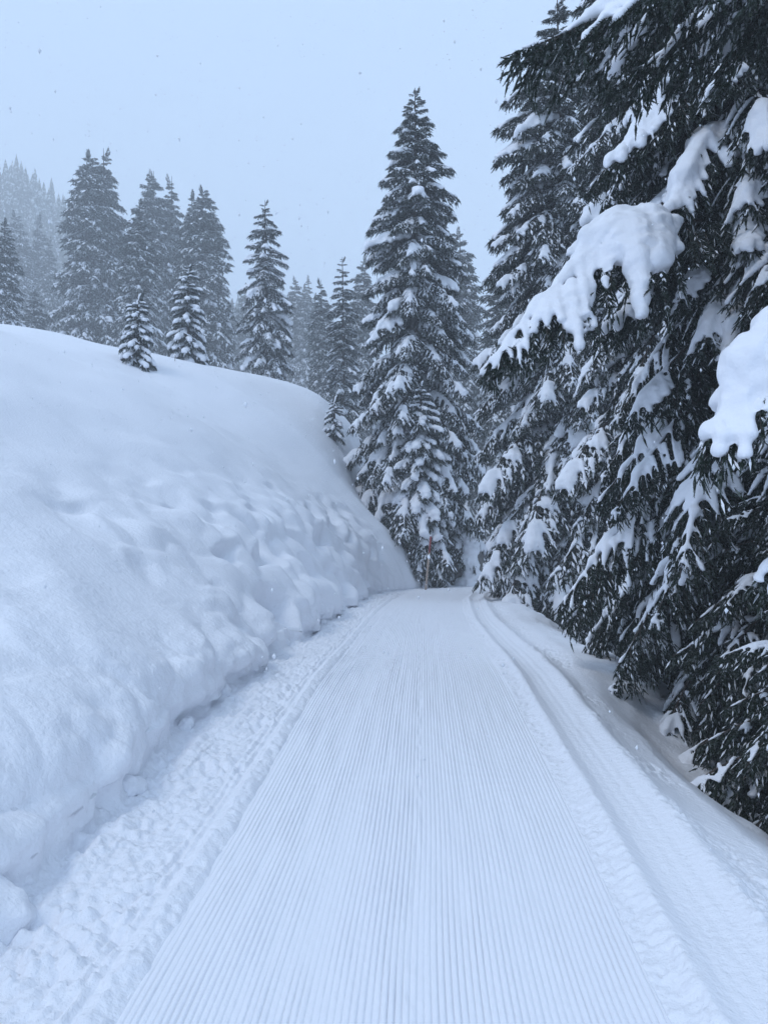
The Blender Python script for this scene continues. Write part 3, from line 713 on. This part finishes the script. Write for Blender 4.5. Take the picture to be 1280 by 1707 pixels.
link('snow_cover', lumps([(.06, -.18, .75, .42, .45, .85), (.10, -.12, 1.5, .40, .42, .62), (-.05, -.05, 1.95, .36, .38, .33), (.22, -.2, .35, .40, .42, .5), (-.02, -.3, .2, .5, .4, .35), (.3, -.05, 1.85, .26, .3, .25)], .05, 'snow_cover', M_cap, .09), bo)

for (px, py, d, h_, lean) in [(8, 540, 29, .34, 12), (292, 582, 30, .30, 20)]:
    x = (px - 640) * d / 1282; zg = ground_z(x, d)
    v, f = tube([(0, 0, -.08), (.02, 0, h_ * .5), (h_ * math.tan(R(lean)), 0, h_)], [.012, .010, .006], 6)
    v2, f2 = tube([(.02, 0, h_ * .5), (-.03, .02, h_ * .78)], [.006, .004], 5)
    a = Acc(); a.add(v, f); a.add(v2, f2); V, F, _ = a.arr()
    o = link('dry_stalk', mesh_np('dry_stalk', V, F, M_stalk)); o.location = (x, d, zg)
    tag(o, 'thin dry stalk sticking out of the snow brow ' + ('left of the short spruces' if px < 100 else 'right of the little fir'), 'stalk')
CH = [(-1.74, 3.25, .20, 'large loose snow slab leaning at the foot of the bank, biggest of the chunks'), (-1.60, 4.85, .10, None), (-1.70, 5.15, .085, None), (-1.74, 3.6, .09, None),
      (-1.62, 6.3, .07, None), (-1.55, 7.4, .09, None), (-1.66, 5.5, .055, None), (-1.50, 8.9, .08, None), (-1.42, 11.0, .09, None), (-1.28, 12.6, .07, None), (-1.15, 14.5, .09, None), (-.9, 17.4, .09, None)]
for i, (x, y, r, lab) in enumerate(CH):
    v, f = blob(4, (r * 1.2, r * .95, r * .85), 30 + i, .22, 1.5, ridg=True)
    o = link('snow_chunk', mesh_np('snow_chunk', v, f, M_snow)); o.location = (x, y, float(zp_of_y(y)) + .03 + r * .3); o.rotation_euler = (.2 * i, .3, i * 1.1)
    tag(o, lab or 'small rounded snow lump lying at the foot of the bank', 'snow chunk', None if lab else 'small snow lumps below the bank')

# ------------------------------------------------------------------ falling snow and the misty air
rng = np.random.default_rng(9); n = 22000
oct_v = np.array([(1, 0, 0), (-1, 0, 0), (0, 1, 0), (0, -1, 0), (0, 0, 1), (0, 0, -1)], float)
oct_f = np.array([(0, 2, 4), (2, 1, 4), (1, 3, 4), (3, 0, 4), (2, 0, 5), (1, 2, 5), (3, 1, 5), (0, 3, 5)])
p = np.stack([rng.uniform(-13, 13, n), rng.uniform(3.2, 27, n), rng.uniform(-.5, 15, n)], 1)
r = (.0035 + .0065 * rng.random(n) ** 1.8)[:, None, None] * rng.uniform(.7, 1.5, (n, 6, 1)); st_ = np.array([1, 1, 1.6])
V = (p[:, None] + oct_v[None] * r * st_).reshape(-1, 3); F = ((np.arange(n) * 6)[:, None, None] + oct_f[None]).reshape(-1, 3)
tag(link('falling_snow', mesh_np('falling_snow', V, F, M_flake)), 'scattered snowflakes drifting down through the air', 'snowflakes', kind='stuff')

hm = bpy.data.materials.new('misty_air'); hm.use_nodes = True; t = hm.node_tree; t.nodes.clear()
ho = t.nodes.new('ShaderNodeOutputMaterial'); pv = t.nodes.new('ShaderNodeVolumePrincipled')
pv.inputs['Color'].default_value = (.972, .986, 1.0, 1); pv.inputs['Density'].default_value = .0029; pv.inputs['Anisotropy'].default_value = 0.0
t.links.new(pv.outputs[0], ho.inputs['Volume'])
hb = bmesh.new(); bmesh.ops.create_cube(hb, size=1)
for q_ in hb.verts: q_.co = (q_.co.x * 640 - 20, q_.co.y * 440 + 190, q_.co.z * 215 + 55.5)
hme = bpy.data.meshes.new('haze'); hb.to_mesh(hme); hb.free(); hme.materials.append(hm)
tag(link('haze', hme), 'pale snowy mist filling the valley air', 'haze', kind='stuff')
